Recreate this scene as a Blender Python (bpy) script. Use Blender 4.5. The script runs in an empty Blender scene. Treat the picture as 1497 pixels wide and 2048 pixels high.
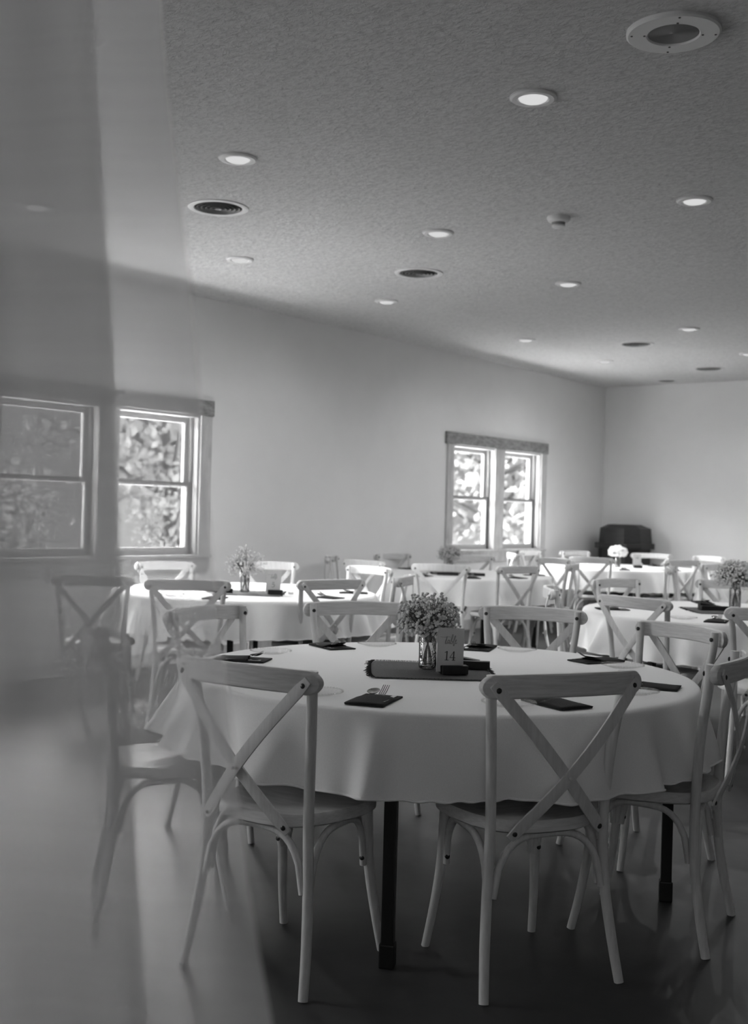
import bpy, bmesh, math, random
from mathutils import Vector, Matrix
random.seed(7)
PI = math.pi
sc = bpy.context.scene
COL = sc.collection

# ------------------------------------------------------------------ camera, sky, lights, exposure
F, W_, H_ = 2280.0, 1497.0, 2048.0          # focal length in pixels of the 1497 x 2048 frame
CAMH, YAW, CX0, ROLL = 1.29, 0.6666, 7.069, 0.0267
TW = Vector((-math.sin(YAW), math.cos(YAW), 0))     # viewing direction, room axes: x away from window wall, y along it
RW = Vector((math.cos(YAW), math.sin(YAW), 0))      # to the right of the picture
UW = Vector((0, 0, 1))
cr, sr = math.cos(ROLL), math.sin(ROLL)
right = RW * cr + UW * sr
up = UW * cr - RW * sr
cam_data = bpy.data.cameras.new('camera')
cam = bpy.data.objects.new('camera', cam_data)
COL.objects.link(cam)
cam.matrix_world = Matrix(((right.x, up.x, -TW.x, CX0), (right.y, up.y, -TW.y, 0), (right.z, up.z, -TW.z, CAMH), (0, 0, 0, 1)))
cam_data.sensor_fit = 'HORIZONTAL'
cam_data.sensor_width = 36.0
cam_data.lens = F * 36.0 / W_
cam_data.clip_start = 0.05
cam_data.clip_end = 300
cam_data.dof.use_dof = True
cam_data.dof.focus_distance = 3.5
cam_data.dof.aperture_fstop = 5.6
sc.camera = cam

world = bpy.data.worlds.new('overcast_sky')
sc.world = world
world.use_nodes = True
bg = world.node_tree.nodes['Background']
bg.inputs[0].default_value = (1, 1, 1, 1)
bg.inputs[1].default_value = 0.66

sc.view_settings.view_transform = 'Standard'
sc.view_settings.look = 'None'
sc.view_settings.exposure = 0.20
sc.view_settings.gamma = 1.0
sc.view_settings.use_curve_mapping = False

def area_light(name, loc, direction, sx, sy, power):
    l = bpy.data.lights.new(name, 'AREA')
    l.shape = 'RECTANGLE'
    l.size, l.size_y, l.energy = sx, sy, power
    o = bpy.data.objects.new(name, l)
    COL.objects.link(o)
    o.location = loc
    o.rotation_euler = Vector(direction).to_track_quat('-Z', 'Y').to_euler()
    if abs(direction[2]) > 0.99: o.rotation_euler = (PI, 0, PI / 2)
    return o
# daylight of the next window along the window wall, then three added fill lamps without windows
area_light('daylight_window_wall', (0.06, 0.0, 1.5), (1, 0.15, -0.1), 1.9, 1.2, 95)
area_light('fill_side_wall_near', (10.9, -0.5, 1.6), (-0.98, 0.12, 0.0), 0.8, 1.8, 2).data.spread = math.radians(26)  # added lamp with a narrow beam to brighten the curtain
area_light('fill_side_wall_far', (10.9, 8.6, 1.6), (-0.85, 0.55, 0.05), 3.6, 1.4, 6).data.spread = math.radians(120)  # added weak fill from the closed side wall
area_light('fill_rear_wall', (8.0, -1.65, 1.6), (-0.3, 1, 0.0), 2.0, 1.4, 15)  # added fill behind the camera for curtain and chair backs
# added lamps outside, standing in for light bounced off sunlit ground onto the ceiling
area_light('ground_bounce_near', (-0.75, 5.6, -0.38), (0.0, 0, 1), 16.5, 1.0, 3000)
area_light('ground_bounce_far', (-2.6, 5.6, -0.38), (0.0, 0, 1), 16.5, 2.4, 1600)
# added panel above the line of sight, boosting sky light over the window sills
area_light('sky_boost_panel', (-6.0, 5.6, 4.6), (1, 0, -0.45), 17, 2.4, 9500)
CAN_POWER = 10.0
sun_l = bpy.data.lights.new('sun', 'SUN')
sun_l.energy = 2.4
sun_l.angle = math.radians(8)
sun = bpy.data.objects.new('sun', sun_l)
COL.objects.link(sun)
sun.rotation_euler = Vector((-0.55, 0.35, -0.75)).to_track_quat('-Z', 'Y').to_euler()

# ------------------------------------------------------------------ materials
def mat(name, v, rough=0.6, spec=0.3, metal=0.0):
    m = bpy.data.materials.new(name)
    m.use_nodes = True
    b = m.node_tree.nodes['Principled BSDF']
    b.inputs['Base Color'].default_value = (v, v, v, 1)
    b.inputs['Roughness'].default_value = rough
    b.inputs['Specular IOR Level'].default_value = spec
    b.inputs['Metallic'].default_value = metal
    return m
def noise(m, lo, hi, scale, stretch=(1, 1, 1), detail=4, bump=0.0, bump_dist=0.01, coord='Object', rough=0.6, dist=0.0, lo_p=0.35, hi_p=0.65):
    nt = m.node_tree
    b = nt.nodes['Principled BSDF']
    tc = nt.nodes.new('ShaderNodeTexCoord')
    mp = nt.nodes.new('ShaderNodeMapping')
    mp.inputs['Scale'].default_value = stretch
    n = nt.nodes.new('ShaderNodeTexNoise')
    n.inputs['Scale'].default_value = scale
    n.inputs['Detail'].default_value = detail
    n.inputs['Roughness'].default_value = rough
    n.inputs['Distortion'].default_value = dist
    r = nt.nodes.new('ShaderNodeValToRGB')
    r.color_ramp.elements[0].position, r.color_ramp.elements[1].position = lo_p, hi_p
    r.color_ramp.elements[0].color = (lo, lo, lo, 1)
    r.color_ramp.elements[1].color = (hi, hi, hi, 1)
    nt.links.new(tc.outputs[coord], mp.inputs[0])
    nt.links.new(mp.outputs[0], n.inputs['Vector'])
    nt.links.new(n.outputs[0], r.inputs[0])
    nt.links.new(r.outputs[0], b.inputs['Base Color'])
    if bump:
        bp = nt.nodes.new('ShaderNodeBump')
        bp.inputs['Strength'].default_value = bump
        bp.inputs['Distance'].default_value = bump_dist
        nt.links.new(n.outputs[0], bp.inputs['Height'])
        nt.links.new(bp.outputs[0], b.inputs['Normal'])
    return n, r
M = {}
M['wall'] = mat('painted_wall', 0.76, 0.75, 0.15); noise(M['wall'], 0.75, 0.77, 3, bump=0.05, bump_dist=0.004)
M['ceiling'] = mat('textured_ceiling', 0.74, 0.9, 0.1)
noise(M['ceiling'], 0.66, 0.87, 30, (1, 1.6, 1), 6, bump=1.0, bump_dist=0.03, rough=0.72, dist=0.6, lo_p=0.3, hi_p=0.55)
M['floor'] = mat('polished_concrete', 0.08, 0.46, 0.20)
noise(M['floor'], 0.034, 0.078, 1.6, (1, 1, 1), 8, bump=0.04, bump_dist=0.004, rough=0.65, lo_p=0.3, hi_p=0.7)
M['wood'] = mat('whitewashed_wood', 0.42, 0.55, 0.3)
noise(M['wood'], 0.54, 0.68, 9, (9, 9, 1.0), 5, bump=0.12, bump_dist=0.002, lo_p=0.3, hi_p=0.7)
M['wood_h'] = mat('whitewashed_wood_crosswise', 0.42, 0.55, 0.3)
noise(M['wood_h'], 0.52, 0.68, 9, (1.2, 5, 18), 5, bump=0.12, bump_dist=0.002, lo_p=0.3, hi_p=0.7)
M['white_wood'] = mat('lighter_chair_wood', 0.80, 0.5, 0.3); noise(M['white_wood'], 0.74, 0.82, 12, (6, 6, 1))  # lighter tone of the chair wood
M['bolt'] = mat('black_bolt', 0.012, 0.4, 0.5)
M['cloth'] = mat('white_tablecloth', 0.80, 0.9, 0.1); noise(M['cloth'], 0.77, 0.82, 350, (1, 1, 1), 2, bump=0.08, bump_dist=0.001)
M['hem'] = mat('tablecloth_hem', 0.84, 0.9, 0.1)
M['napkin'] = mat('charcoal_napkin', 0.028, 0.9, 0.15); noise(M['napkin'], 0.024, 0.034, 300)
M['runner'] = mat('grey_gauze', 0.12, 0.95, 0.1); noise(M['runner'], 0.10, 0.14, 260, (1, 1, 1), 3, bump=0.2, bump_dist=0.002)
M['fray'] = mat('dark_frayed_thread', 0.05, 0.95, 0.1)
M['steel'] = mat('polished_cutlery', 0.42, 0.10, 0.5, 1.0)
M['black'] = mat('black_painted_wood', 0.011, 0.55, 0.4); noise(M['black'], 0.009, 0.014, 30)
M['table_metal'] = mat('black_table_frame', 0.012, 0.45, 0.4)
M['table_top'] = mat('plywood_table', 0.20, 0.6)
M['card'] = mat('white_card', 0.52, 0.7, 0.2)
M['ink'] = mat('dark_ink', 0.06, 0.6, 0.2)
M['ink_pale'] = mat('pale_grey_ink', 0.26, 0.6, 0.2)
M['frame_wood'] = mat('grey_barn_wood', 0.30, 0.8, 0.15); noise(M['frame_wood'], 0.20, 0.36, 6, (2, 2, 6), 6, bump=0.2, bump_dist=0.004)
M['casing'] = mat('pale_casing_wood', 0.52, 0.7, 0.2); noise(M['casing'], 0.44, 0.58, 5, (3, 3, 1), 5)
M['sash'] = mat('white_sash', 0.42, 0.5, 0.3)
M['track'] = mat('dark_track', 0.10, 0.6)
M['vent_metal'] = mat('white_metal', 0.66, 0.5, 0.3)
M['louver'] = mat('shaded_louver_metal', 0.20, 0.5, 0.3)  # shade between the vent rings put into this grey
M['vent_dark'] = mat('duct_dark', 0.012, 0.9)
M['grille'] = mat('grey_grille', 0.28, 0.6)
M['cabinet'] = mat('dark_stained_wood', 0.022, 0.45, 0.4); noise(M['cabinet'], 0.018, 0.03, 5, (1, 1, 8))
M['blossom'] = mat('pale_blossom', 0.62, 0.8, 0.1)
M['pale_blossom'] = mat('white_blossom', 0.85, 0.8, 0.1)
M['stem'] = mat('dark_stem', 0.07, 0.7)
M['leaf'] = mat('leaf', 0.55, 0.5, 0.4)
M['bark'] = mat('bark', 0.12, 0.9)
M['lawn'] = mat('lawn', 0.55, 0.9); noise(M['lawn'], 0.48, 0.60, 0.6)
def emit(name, v):
    m = bpy.data.materials.new(name); m.use_nodes = True
    nt = m.node_tree; nt.nodes.clear()
    o = nt.nodes.new('ShaderNodeOutputMaterial'); e = nt.nodes.new('ShaderNodeEmission')
    e.inputs[1].default_value = v
    nt.links.new(e.outputs[0], o.inputs[0])
    return m
M['glow'] = emit('lit_diffuser', 0.60)
def clear(name, gloss=1.0, bump=0.0, tint=1.0, rough=0.03, extra=0.0):
    m = bpy.data.materials.new(name); m.use_nodes = True
    nt = m.node_tree; nt.nodes.clear()
    o = nt.nodes.new('ShaderNodeOutputMaterial'); mix = nt.nodes.new('ShaderNodeMixShader')
    t = nt.nodes.new('ShaderNodeBsdfTransparent'); g = nt.nodes.new('ShaderNodeBsdfGlossy')
    fr = nt.nodes.new('ShaderNodeFresnel'); fr.inputs[0].default_value = 1.45
    mu = nt.nodes.new('ShaderNodeMath'); mu.operation = 'MULTIPLY_ADD'
    mu.inputs[1].default_value = gloss; mu.inputs[2].default_value = extra
    t.inputs[0].default_value = (tint, tint, tint, 1); g.inputs['Roughness'].default_value = rough
    nt.links.new(fr.outputs[0], mu.inputs[0]); nt.links.new(mu.outputs[0], mix.inputs[0])
    nt.links.new(t.outputs[0], mix.inputs[1]); nt.links.new(g.outputs[0], mix.inputs[2]); nt.links.new(mix.outputs[0], o.inputs[0])
    if bump:
        tc = nt.nodes.new('ShaderNodeTexCoord'); n = nt.nodes.new('ShaderNodeTexNoise'); n.inputs['Scale'].default_value = 90
        b = nt.nodes.new('ShaderNodeBump'); b.inputs['Strength'].default_value = bump; b.inputs['Distance'].default_value = 0.01
        nt.links.new(tc.outputs['Object'], n.inputs['Vector']); nt.links.new(n.outputs[0], b.inputs['Height'])
        nt.links.new(b.outputs[0], g.inputs['Normal']); nt.links.new(b.outputs[0], fr.inputs['Normal'])
    return m
M['pane'] = clear('window_pane', 0.5, tint=0.96)
M['glass'] = clear('clear_glass', 1.0, bump=0.5, tint=0.93, extra=0.05)
M['plate'] = clear('pressed_glass', 0.28, bump=0.8, tint=0.985, rough=0.05, extra=0.0)
M['water'] = clear('water', 0.3, tint=0.9)
def sheer(name, fac, v):
    m = bpy.data.materials.new(name); m.use_nodes = True
    nt = m.node_tree; nt.nodes.clear()
    o = nt.nodes.new('ShaderNodeOutputMaterial')
    t = nt.nodes.new('ShaderNodeBsdfTransparent'); d = nt.nodes.new('ShaderNodeBsdfDiffuse'); tr = nt.nodes.new('ShaderNodeBsdfTranslucent')
    d.inputs[0].default_value = (v, v, v, 1); tr.inputs[0].default_value = (v, v, v, 1)
    m1 = nt.nodes.new('ShaderNodeMixShader'); m1.inputs[0].default_value = 0.5
    m2 = nt.nodes.new('ShaderNodeMixShader')
    tc = nt.nodes.new('ShaderNodeTexCoord'); mp = nt.nodes.new('ShaderNodeMapping'); mp.inputs['Scale'].default_value = (2, 2, 120)
    n = nt.nodes.new('ShaderNodeTexNoise'); n.inputs['Scale'].default_value = 2.0
    mr = nt.nodes.new('ShaderNodeMapRange'); mr.inputs[3].default_value = fac - 0.03; mr.inputs[4].default_value = fac + 0.03
    nt.links.new(tc.outputs['Object'], mp.inputs[0]); nt.links.new(mp.outputs[0], n.inputs['Vector']); nt.links.new(n.outputs[0], mr.inputs[0])
    nt.links.new(mr.outputs[0], m2.inputs[0])
    nt.links.new(d.outputs[0], m1.inputs[1]); nt.links.new(tr.outputs[0], m1.inputs[2])
    nt.links.new(t.outputs[0], m2.inputs[1]); nt.links.new(m1.outputs[0], m2.inputs[2]); nt.links.new(m2.outputs[0], o.inputs[0])
    return m
M['sheer'] = sheer('sheer_curtain_cloth', 0.37, 0.95)
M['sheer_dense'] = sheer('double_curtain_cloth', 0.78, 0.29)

# ------------------------------------------------------------------ mesh helpers
class MB:
    def __init__(s): s.v, s.f = [], []
    def add(s, vs, fs):
        o = len(s.v); s.v += [tuple(p) for p in vs]; s.f += [tuple(i + o for i in f) for f in fs]; return s
    def box(s, c, d, rot=None):
        x, y, z = d[0] / 2, d[1] / 2, d[2] / 2
        vs = [Vector(p) for p in ((-x, -y, -z), (x, -y, -z), (x, y, -z), (-x, y, -z), (-x, -y, z), (x, -y, z), (x, y, z), (-x, y, z))]
        if rot is not None: vs = [rot @ p for p in vs]
        c = Vector(c)
        return s.add([p + c for p in vs], [(0, 3, 2, 1), (4, 5, 6, 7), (0, 1, 5, 4), (1, 2, 6, 5), (2, 3, 7, 6), (3, 0, 4, 7)])
    def span(s, a, b):
        return s.box([(a[i] + b[i]) / 2 for i in range(3)], [abs(b[i] - a[i]) for i in range(3)])
    def tube(s, pts, rad, n=10, cap=True):
        pts = [Vector(p) for p in pts]
        rad = rad if isinstance(rad, (list, tuple)) else [rad] * len(pts)
        rings, prev = [], None
        for i, p in enumerate(pts):
            d = (pts[min(i + 1, len(pts) - 1)] - pts[max(i - 1, 0)]).normalized()
            if prev is None:
                a = d.orthogonal().normalized()
            else:
                a = (prev - d * prev.dot(d)).normalized()
            prev = a; b = d.cross(a)
            rings.append([p + (a * math.cos(2 * PI * k / n) + b * math.sin(2 * PI * k / n)) * rad[i] for k in range(n)])
        vs = [q for r in rings for q in r]
        fs = [(i * n + k, i * n + (k + 1) % n, (i + 1) * n + (k + 1) % n, (i + 1) * n + k) for i in range(len(pts) - 1) for k in range(n)]
        if cap: fs += [tuple(reversed(range(n))), tuple((len(pts) - 1) * n + k for k in range(n))]
        return s.add(vs, fs)
    def strip(s, pts, wdir, tdir, w, t):
        """flat bar of width w (along wdir) and thickness t (along tdir) following pts; wdir/tdir per point or one vector"""
        n = len(pts)
        W = wdir if isinstance(wdir, list) else [wdir] * n
        T = tdir if isinstance(tdir, list) else [tdir] * n
        w = w if isinstance(w, list) else [w] * n
        vs = []
        for i, p in enumerate(pts):
            p = Vector(p); a = Vector(W[i]).normalized() * w[i] / 2; b = Vector(T[i]).normalized() * t / 2
            vs += [p - a - b, p + a - b, p + a + b, p - a + b]
        fs = [(i * 4 + k, i * 4 + (k + 1) % 4, (i + 1) * 4 + (k + 1) % 4, (i + 1) * 4 + k) for i in range(n - 1) for k in range(4)]
        fs += [(3, 2, 1, 0), tuple((n - 1) * 4 + k for k in range(4))]
        return s.add(vs, fs)
    def lathe(s, prof, n=32, c=(0, 0, 0)):
        vs, fs, m = [], [], len(prof)
        for k in range(n):
            a = 2 * PI * k / n
            vs += [(c[0] + r * math.cos(a), c[1] + r * math.sin(a), c[2] + z) for r, z in prof]
        for k in range(n):
            k2 = (k + 1) % n
            fs += [(k * m + i, k2 * m + i, k2 * m + i + 1, k * m + i + 1) for i in range(m - 1)]
        return s.add(vs, fs)
    def prism(s, poly, z0, z1):
        n = len(poly)
        vs = [(x, y, z0) for x, y in poly] + [(x, y, z1) for x, y in poly]
        return s.add(vs, [tuple(reversed(range(n))), tuple(range(n, 2 * n))] + [(i, (i + 1) % n, n + (i + 1) % n, n + i) for i in range(n)])
    def build(s, name, m, parent=None, smooth=35, bevel=0.0, loc=None):
        me = bpy.data.meshes.new(name)
        me.from_pydata(s.v, [], s.f)
        bm = bmesh.new(); bm.from_mesh(me)
        bmesh.ops.remove_doubles(bm, verts=bm.verts, dist=1e-6)
        bmesh.ops.recalc_face_normals(bm, faces=bm.faces)
        if bevel:
            es = [e for e in bm.edges if len(e.link_faces) == 2 and e.calc_face_angle(0) > 0.6]
            bmesh.ops.bevel(bm, geom=es, offset=bevel, segments=2, profile=0.6, affect='EDGES')
        bm.to_mesh(me); bm.free()
        if smooth:
            for p in me.polygons: p.use_smooth = True
            me.set_sharp_from_angle(angle=math.radians(smooth))
        me.materials.append(m)
        o = bpy.data.objects.new(name, me)
        COL.objects.link(o)
        if parent is not None: o.parent = parent
        if loc is not None: o.location = loc
        return o
def tag(o, label=None, cat=None, group=None, kind=None):
    if label: o['label'] = label
    if cat: o['category'] = cat
    if group: o['group'] = group
    if kind: o['kind'] = kind
    return o
def thing(name, label, cat, loc=(0, 0, 0), rz=0.0, group=None):
    o = bpy.data.objects.new(name, None); COL.objects.link(o)
    o.empty_display_size = 0.1
    o.location = loc; o.rotation_euler = (0, 0, rz)
    return tag(o, label, cat, group)
def structure(name, mb, m, **k):
    return tag(mb.build(name, m, **k), kind='structure')
def dup(root, loc, rz=0.0, label=None, group=None, swap=None, scale=None):
    r = root.copy(); COL.objects.link(r)
    r.location = loc; r.rotation_euler = (0, 0, rz)
    if scale: r.scale = (scale,) * 3
    if label: r['label'] = label
    if group: r['group'] = group
    for ch in list(root.children):
        c = ch.copy(); COL.objects.link(c); c.parent = r
        for g in list(ch.children):
            d = g.copy(); COL.objects.link(d); d.parent = c
    return r
def smoothline(pts, n=8):
    pts = [Vector(p) for p in pts]; out = []
    for i in range(len(pts) - 1):
        p0, p1, p2, p3 = pts[max(i - 1, 0)], pts[i], pts[i + 1], pts[min(i + 2, len(pts) - 1)]
        for k in range(n):
            t = k / n
            out.append(0.5 * ((2 * p1) + (p2 - p0) * t + (2 * p0 - 5 * p1 + 4 * p2 - p3) * t * t + (3 * p1 - p0 - 3 * p2 + p3) * t ** 3))
    return out + [pts[-1]]

# ------------------------------------------------------------------ room shell
XR, Y0, Y1, HC = 11.0, -1.7, 13.97, 3.05
structure('floor', MB().span((-0.2, Y0 - 0.2, -0.15), (XR + 0.2, Y1 + 0.2, 0)), M['floor'], smooth=0)
structure('ceiling', MB().span((-0.2, Y0 - 0.2, HC), (XR + 0.2, Y1 + 0.2, HC + 0.15)), M['ceiling'], smooth=0)
structure('wall_back', MB().span((0, Y1, 0), (XR, Y1 + 0.2, HC)), M['wall'], smooth=0)
structure('wall_right', MB().span((XR, Y0, 0), (XR + 0.2, Y1 + 0.2, HC)), M['wall'], smooth=0)
structure('wall_near', MB().span((0, Y0 - 0.2, 0), (XR, Y0, HC)), M['wall'], smooth=0)
ZS, ZH = 0.89, 2.06
OPEN = [(4.68, 6.60), (10.36, 12.28)]
wl = MB()
edges = [Y0 - 0.2] + [e for o in OPEN for e in o] + [Y1 + 0.2]
for i in range(0, len(edges), 2):
    wl.span((-0.2, edges[i], 0), (0, edges[i + 1], HC))
for a, b in OPEN:
    wl.span((-0.2, a, 0), (0, b, ZS)); wl.span((-0.2, a, ZH), (0, b, HC))
structure('wall_left', wl, M['wall'], smooth=0)
structure('baseboard_left', MB().span((0, Y0, 0), (0.015, Y1, 0.11)), M['casing'], smooth=0)
structure('baseboard_back', MB().span((0.015, Y1 - 0.015, 0), (XR, Y1, 0.11)), M['casing'], smooth=0)

def window(name, a, b):
    r = bpy.data.objects.new(name, None); COL.objects.link(r); r['kind'] = 'structure'
    def bar(n, p, q, m, bev=0.004, par=None): return MB().span(p, q).build(n, m, par or r, 0, bev)
    bar('header', (-0.002, a - 0.16, ZH + 0.0), (0.032, b + 0.13, ZH + 0.13), M['frame_wood'])
    bar('casing', (-0.002, a - 0.12, ZS - 0.02), (0.02, a + 0.005, ZH), M['casing'])
    bar('casing', (-0.002, b - 0.005, ZS - 0.02), (0.02, b + 0.12, ZH), M['casing'])
    bar('stool', (-0.10, a - 0.13, ZS - 0.025), (0.035, b + 0.13, ZS + 0.003), M['casing'])
    bar('apron', (-0.002, a - 0.12, ZS - 0.14), (0.018, b + 0.12, ZS - 0.025), M['casing'])
    mid = (a + b) / 2
    bar('mullion', (-0.16, mid - 0.10, ZS), (0.016, mid + 0.10, ZH), M['casing'])
    bar('jamb', (-0.19, a, ZS), (-0.003, a + 0.02, ZH), M['sash'])
    bar('jamb', (-0.19, b - 0.02, ZS), (-0.003, b, ZH), M['sash'])
    bar('head_jamb', (-0.19, a, ZH - 0.02), (-0.003, b, ZH), M['sash'])
    zr = 1.475
    for y0, y1 in ((a + 0.02, mid - 0.10), (mid + 0.10, b - 0.02)):
        for x, z0, z1, nm in ((-0.135, zr - 0.02, ZH - 0.02, 'upper_sash'), (-0.095, ZS + 0.003, zr + 0.015, 'lower_sash')):
            s, t = 0.045, 0.032
            fr = MB()
            fr.span((x - t / 2, y0, z0), (x + t / 2, y0 + s, z1)); fr.span((x - t / 2, y1 - s, z0), (x + t / 2, y1, z1))
            lo = 0.06 if nm == 'lower_sash' else 0.028
            fr.span((x - t / 2, y0 + s, z0), (x + t / 2, y1 - s, z0 + lo))
            fr.span((x - t / 2, y0 + s, z1 - (0.03 if nm == 'lower_sash' else 0.045)), (x + t / 2, y1 - s, z1))
            f = fr.build(nm, M['sash'], r, 0)
            MB().span((x - 0.002, y0 + s, z0 + lo), (x + 0.002, y1 - s, z1 - 0.03)).build('pane', M['pane'], f, 0)
        bar('track', (-0.078, y1 - 0.012, ZS + 0.01), (-0.06, y1, ZH - 0.02), M['track'], 0)
        bar('meeting_rail_dark_line', (-0.079, y0, zr + 0.012), (-0.072, y1, zr + 0.02), M['track'], 0)  # thin dark line along the meeting rail
    return r
window('window_1', *OPEN[0])
window('window_2', *OPEN[1])

# ------------------------------------------------------------------ outdoors seen through the panes
structure('ground', MB().span((-120, -60, -0.6), (-0.2, 120, -0.4)), M['lawn'], smooth=0)
def tree(name, label, loc, height, rx, rz, n, size, trunk=0.12, base=0.25, seed=1, m='leaf'):
    rnd = random.Random(seed)
    t = thing(name, label, 'tree', loc)
    tb = MB()
    tb.tube(smoothline([(0, 0, 0), (0.05, 0.1, height * 0.3), (-0.1, 0, height * 0.55), (0.1, 0.1, height * 0.85)], 4), [trunk * (1 - 0.8 * i / 12) for i in range(13)], 8)
    for k in range(9):
        a = rnd.uniform(0, 2 * PI); z = height * rnd.uniform(0.2, 0.7)
        tb.tube(smoothline([(0, 0, z), (math.cos(a) * rx * 0.4, math.sin(a) * rx * 0.4, z + height * 0.1), (math.cos(a) * rx * 0.8, math.sin(a) * rx * 0.8, z + height * 0.25)], 3), [trunk * 0.4 * (1 - 0.7 * i / 6) for i in range(7)], 6)
    tb.build('trunk', M['bark'], t)
    lb = MB()
    clumps = []
    for k in range(60):
        a = rnd.uniform(0, 2 * PI); u = rnd.uniform(-1, 1); rr = rnd.uniform(0.45, 1.0) ** 0.5
        clumps.append(Vector((math.cos(a) * math.sqrt(1 - u * u) * rx * rr, math.sin(a) * math.sqrt(1 - u * u) * rx * rr, height * base + (u * rr + 1) / 2 * height * (1 - base))))
    for k in range(n):
        c = rnd.choice(clumps); g = Vector((rnd.gauss(0, 1), rnd.gauss(0, 1), rnd.gauss(0, 1))) * rx * 0.17
        p = c + g
        d = Vector((rnd.gauss(0, 1), rnd.gauss(0, 1), rnd.gauss(0, 1) - 0.4)).normalized(); e = d.orthogonal().normalized()
        L, w = size * rnd.uniform(0.7, 1.3), size * 0.33
        f_ = d.cross(e) * size * 0.1
        lb.add([p, p + d * L * 0.45 + e * w + f_, p + d * L, p + d * L * 0.45 - e * w + f_], [(0, 1, 2), (0, 2, 3)])
    o = lb.build('foliage', M[m], t, 0)
    o['kind'] = 'stuff'
    return t
tree('broadleaf_tree', 'leafy tree close behind the far double window', (-5.6, 20.2, -0.4), 5.6, 2.7, 0, 3000, 0.19, 0.13, 0.05, 3)
tree('broadleaf_tree', 'tall pale tree farther off, seen through the panes beyond the near leafy tree', (-13.5, 33.0, -0.4), 9.5, 5.0, 0, 2600, 0.34, 0.2, 0.1, 5)
tree('broadleaf_tree', 'hazy tree seen high in the curtained window', (-15.0, 19.5, -0.4), 7.0, 3.6, 0, 2600, 0.24, 0.2, 0.3, 9)
tree('conifer_tree', 'dark low conifer in lower left of the curtained window', (-14.0, 13.2, -0.4), 2.6, 1.5, 0, 2200, 0.22, 0.1, 0.1, 11)
tree('garden_shrub', 'small light shrub on lawn in lower right of the curtained window', (-12.0, 17.2, -0.4), 2.2, 1.0, 0, 800, 0.13, 0.04, 0.1, 13)

# ------------------------------------------------------------------ ceiling fittings
def make_light():
    r = thing('recessed_ceiling_light', '', 'ceiling light')
    MB().lathe([(0.098, 0), (0.098, -0.006), (0.088, -0.013), (0.068, -0.013), (0.062, -0.006), (0.062, 0)], 40).build('trim_ring', M['vent_metal'], r)
    MB().lathe([(0.062, -0.004), (0.058, -0.012), (0.045, -0.019), (0.025, -0.023), (0.0005, -0.0245)], 40).build('diffuser', M['glow'], r)
    l = bpy.data.lights.new('lamp', 'SPOT'); l.energy = CAN_POWER * 4; l.spot_size = math.radians(165); l.spot_blend = 0.7; l.shadow_soft_size = 0.0
    o = bpy.data.objects.new('lamp', l); COL.objects.link(o); o.parent = r; o.location = (0, 0, -0.03)
    return r
LIGHTS = [((4.598, 4.147), 'lit ceiling light nearest the round speaker'), ((2.952, 4.05), 'lit ceiling light just left above the striped round vent beside curtain'),
          ((4.546, 5.981), 'lit ceiling light to the right of the smoke detector'), ((2.935, 5.829), 'lit ceiling light to the left of the smoke detector'),
          ((2.872, 7.626), 'lit ceiling light below the smoke detector'), ((1.24, 7.50), 'dim ceiling light over wall, below the second round vent'),
          ((2.839, 9.979), 'lit ceiling light just above the third round vent'), ((1.193, 9.842), 'lit ceiling light above the far double window'),
          ((1.168, 11.607), 'faint ceiling light nearest the room corner'), ((2.745, 11.76), 'ceiling light cut by the right edge of the picture'),
          ((1.311, 5.709), 'faint ceiling light beside curtain edge, below the striped vent'), ((1.27, 4.05), 'ceiling light hidden behind the dense curtain')]
light0 = make_light()
for i, ((x, y), lab) in enumerate(LIGHTS):
    if i == 0: light0.location = (x, y, HC); light0['label'] = lab; light0['group'] = 'recessed ceiling lights'
    else: dup(light0, (x, y, HC), 0, lab, 'recessed ceiling lights')
# the same rows go on to the right, outside the picture: their lamps only, with a pair added to brighten the back wall
off = bpy.data.lights.new('lamp_outside', 'SPOT'); off.energy = CAN_POWER * 2.6; off.spot_size = math.radians(165); off.spot_blend = 0.7; off.shadow_soft_size = 0.12
for (x, y) in ((4.55, 7.7), (4.55, 9.9), (4.55, 11.7), (3.2, 13.1), (4.9, 13.1), (6.2, 11.7)):
    o = bpy.data.objects.new('lamp_outside', off); COL.objects.link(o); o.location = (x, y, HC - 0.14)
low = {}
for o in bpy.data.objects:      # the fittings over the front table and those along the window wall are turned lower
    if o.type == 'LIGHT' and o.parent and o.parent.name.startswith('recessed'):
        p = o.parent.location
        k = 0.65 if p.y < 4.5 else (0.36 if p.x < 2 else (0.55 if p.x > 4 else (0.45 if 7 < p.y < 8.5 else 1.0)))
        if k < 1:
            if k not in low:
                low[k] = o.data.copy(); low[k].name = 'lamp_dimmed'; low[k].energy = CAN_POWER * 4 * k
            o.data = low[k]
def make_vent():
    r = thing('round_ceiling_vent', '', 'vent')
    MB().lathe([(0.178, 0), (0.178, -0.005), (0.160, -0.010), (0.142, -0.006), (0.140, 0.0)], 48).build('flange', M['vent_metal'], r)
    MB().lathe([(0.139, -0.0015), (0.0005, -0.0015)], 40).build('dark_duct_disc', M['vent_dark'], r)  # black disc carries the duct's darkness, ceiling is not cut
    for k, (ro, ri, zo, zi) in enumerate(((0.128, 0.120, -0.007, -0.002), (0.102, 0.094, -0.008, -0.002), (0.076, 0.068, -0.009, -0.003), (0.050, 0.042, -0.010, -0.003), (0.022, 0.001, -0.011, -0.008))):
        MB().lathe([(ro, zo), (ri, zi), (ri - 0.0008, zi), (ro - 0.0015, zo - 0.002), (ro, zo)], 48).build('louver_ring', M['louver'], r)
    return r
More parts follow.
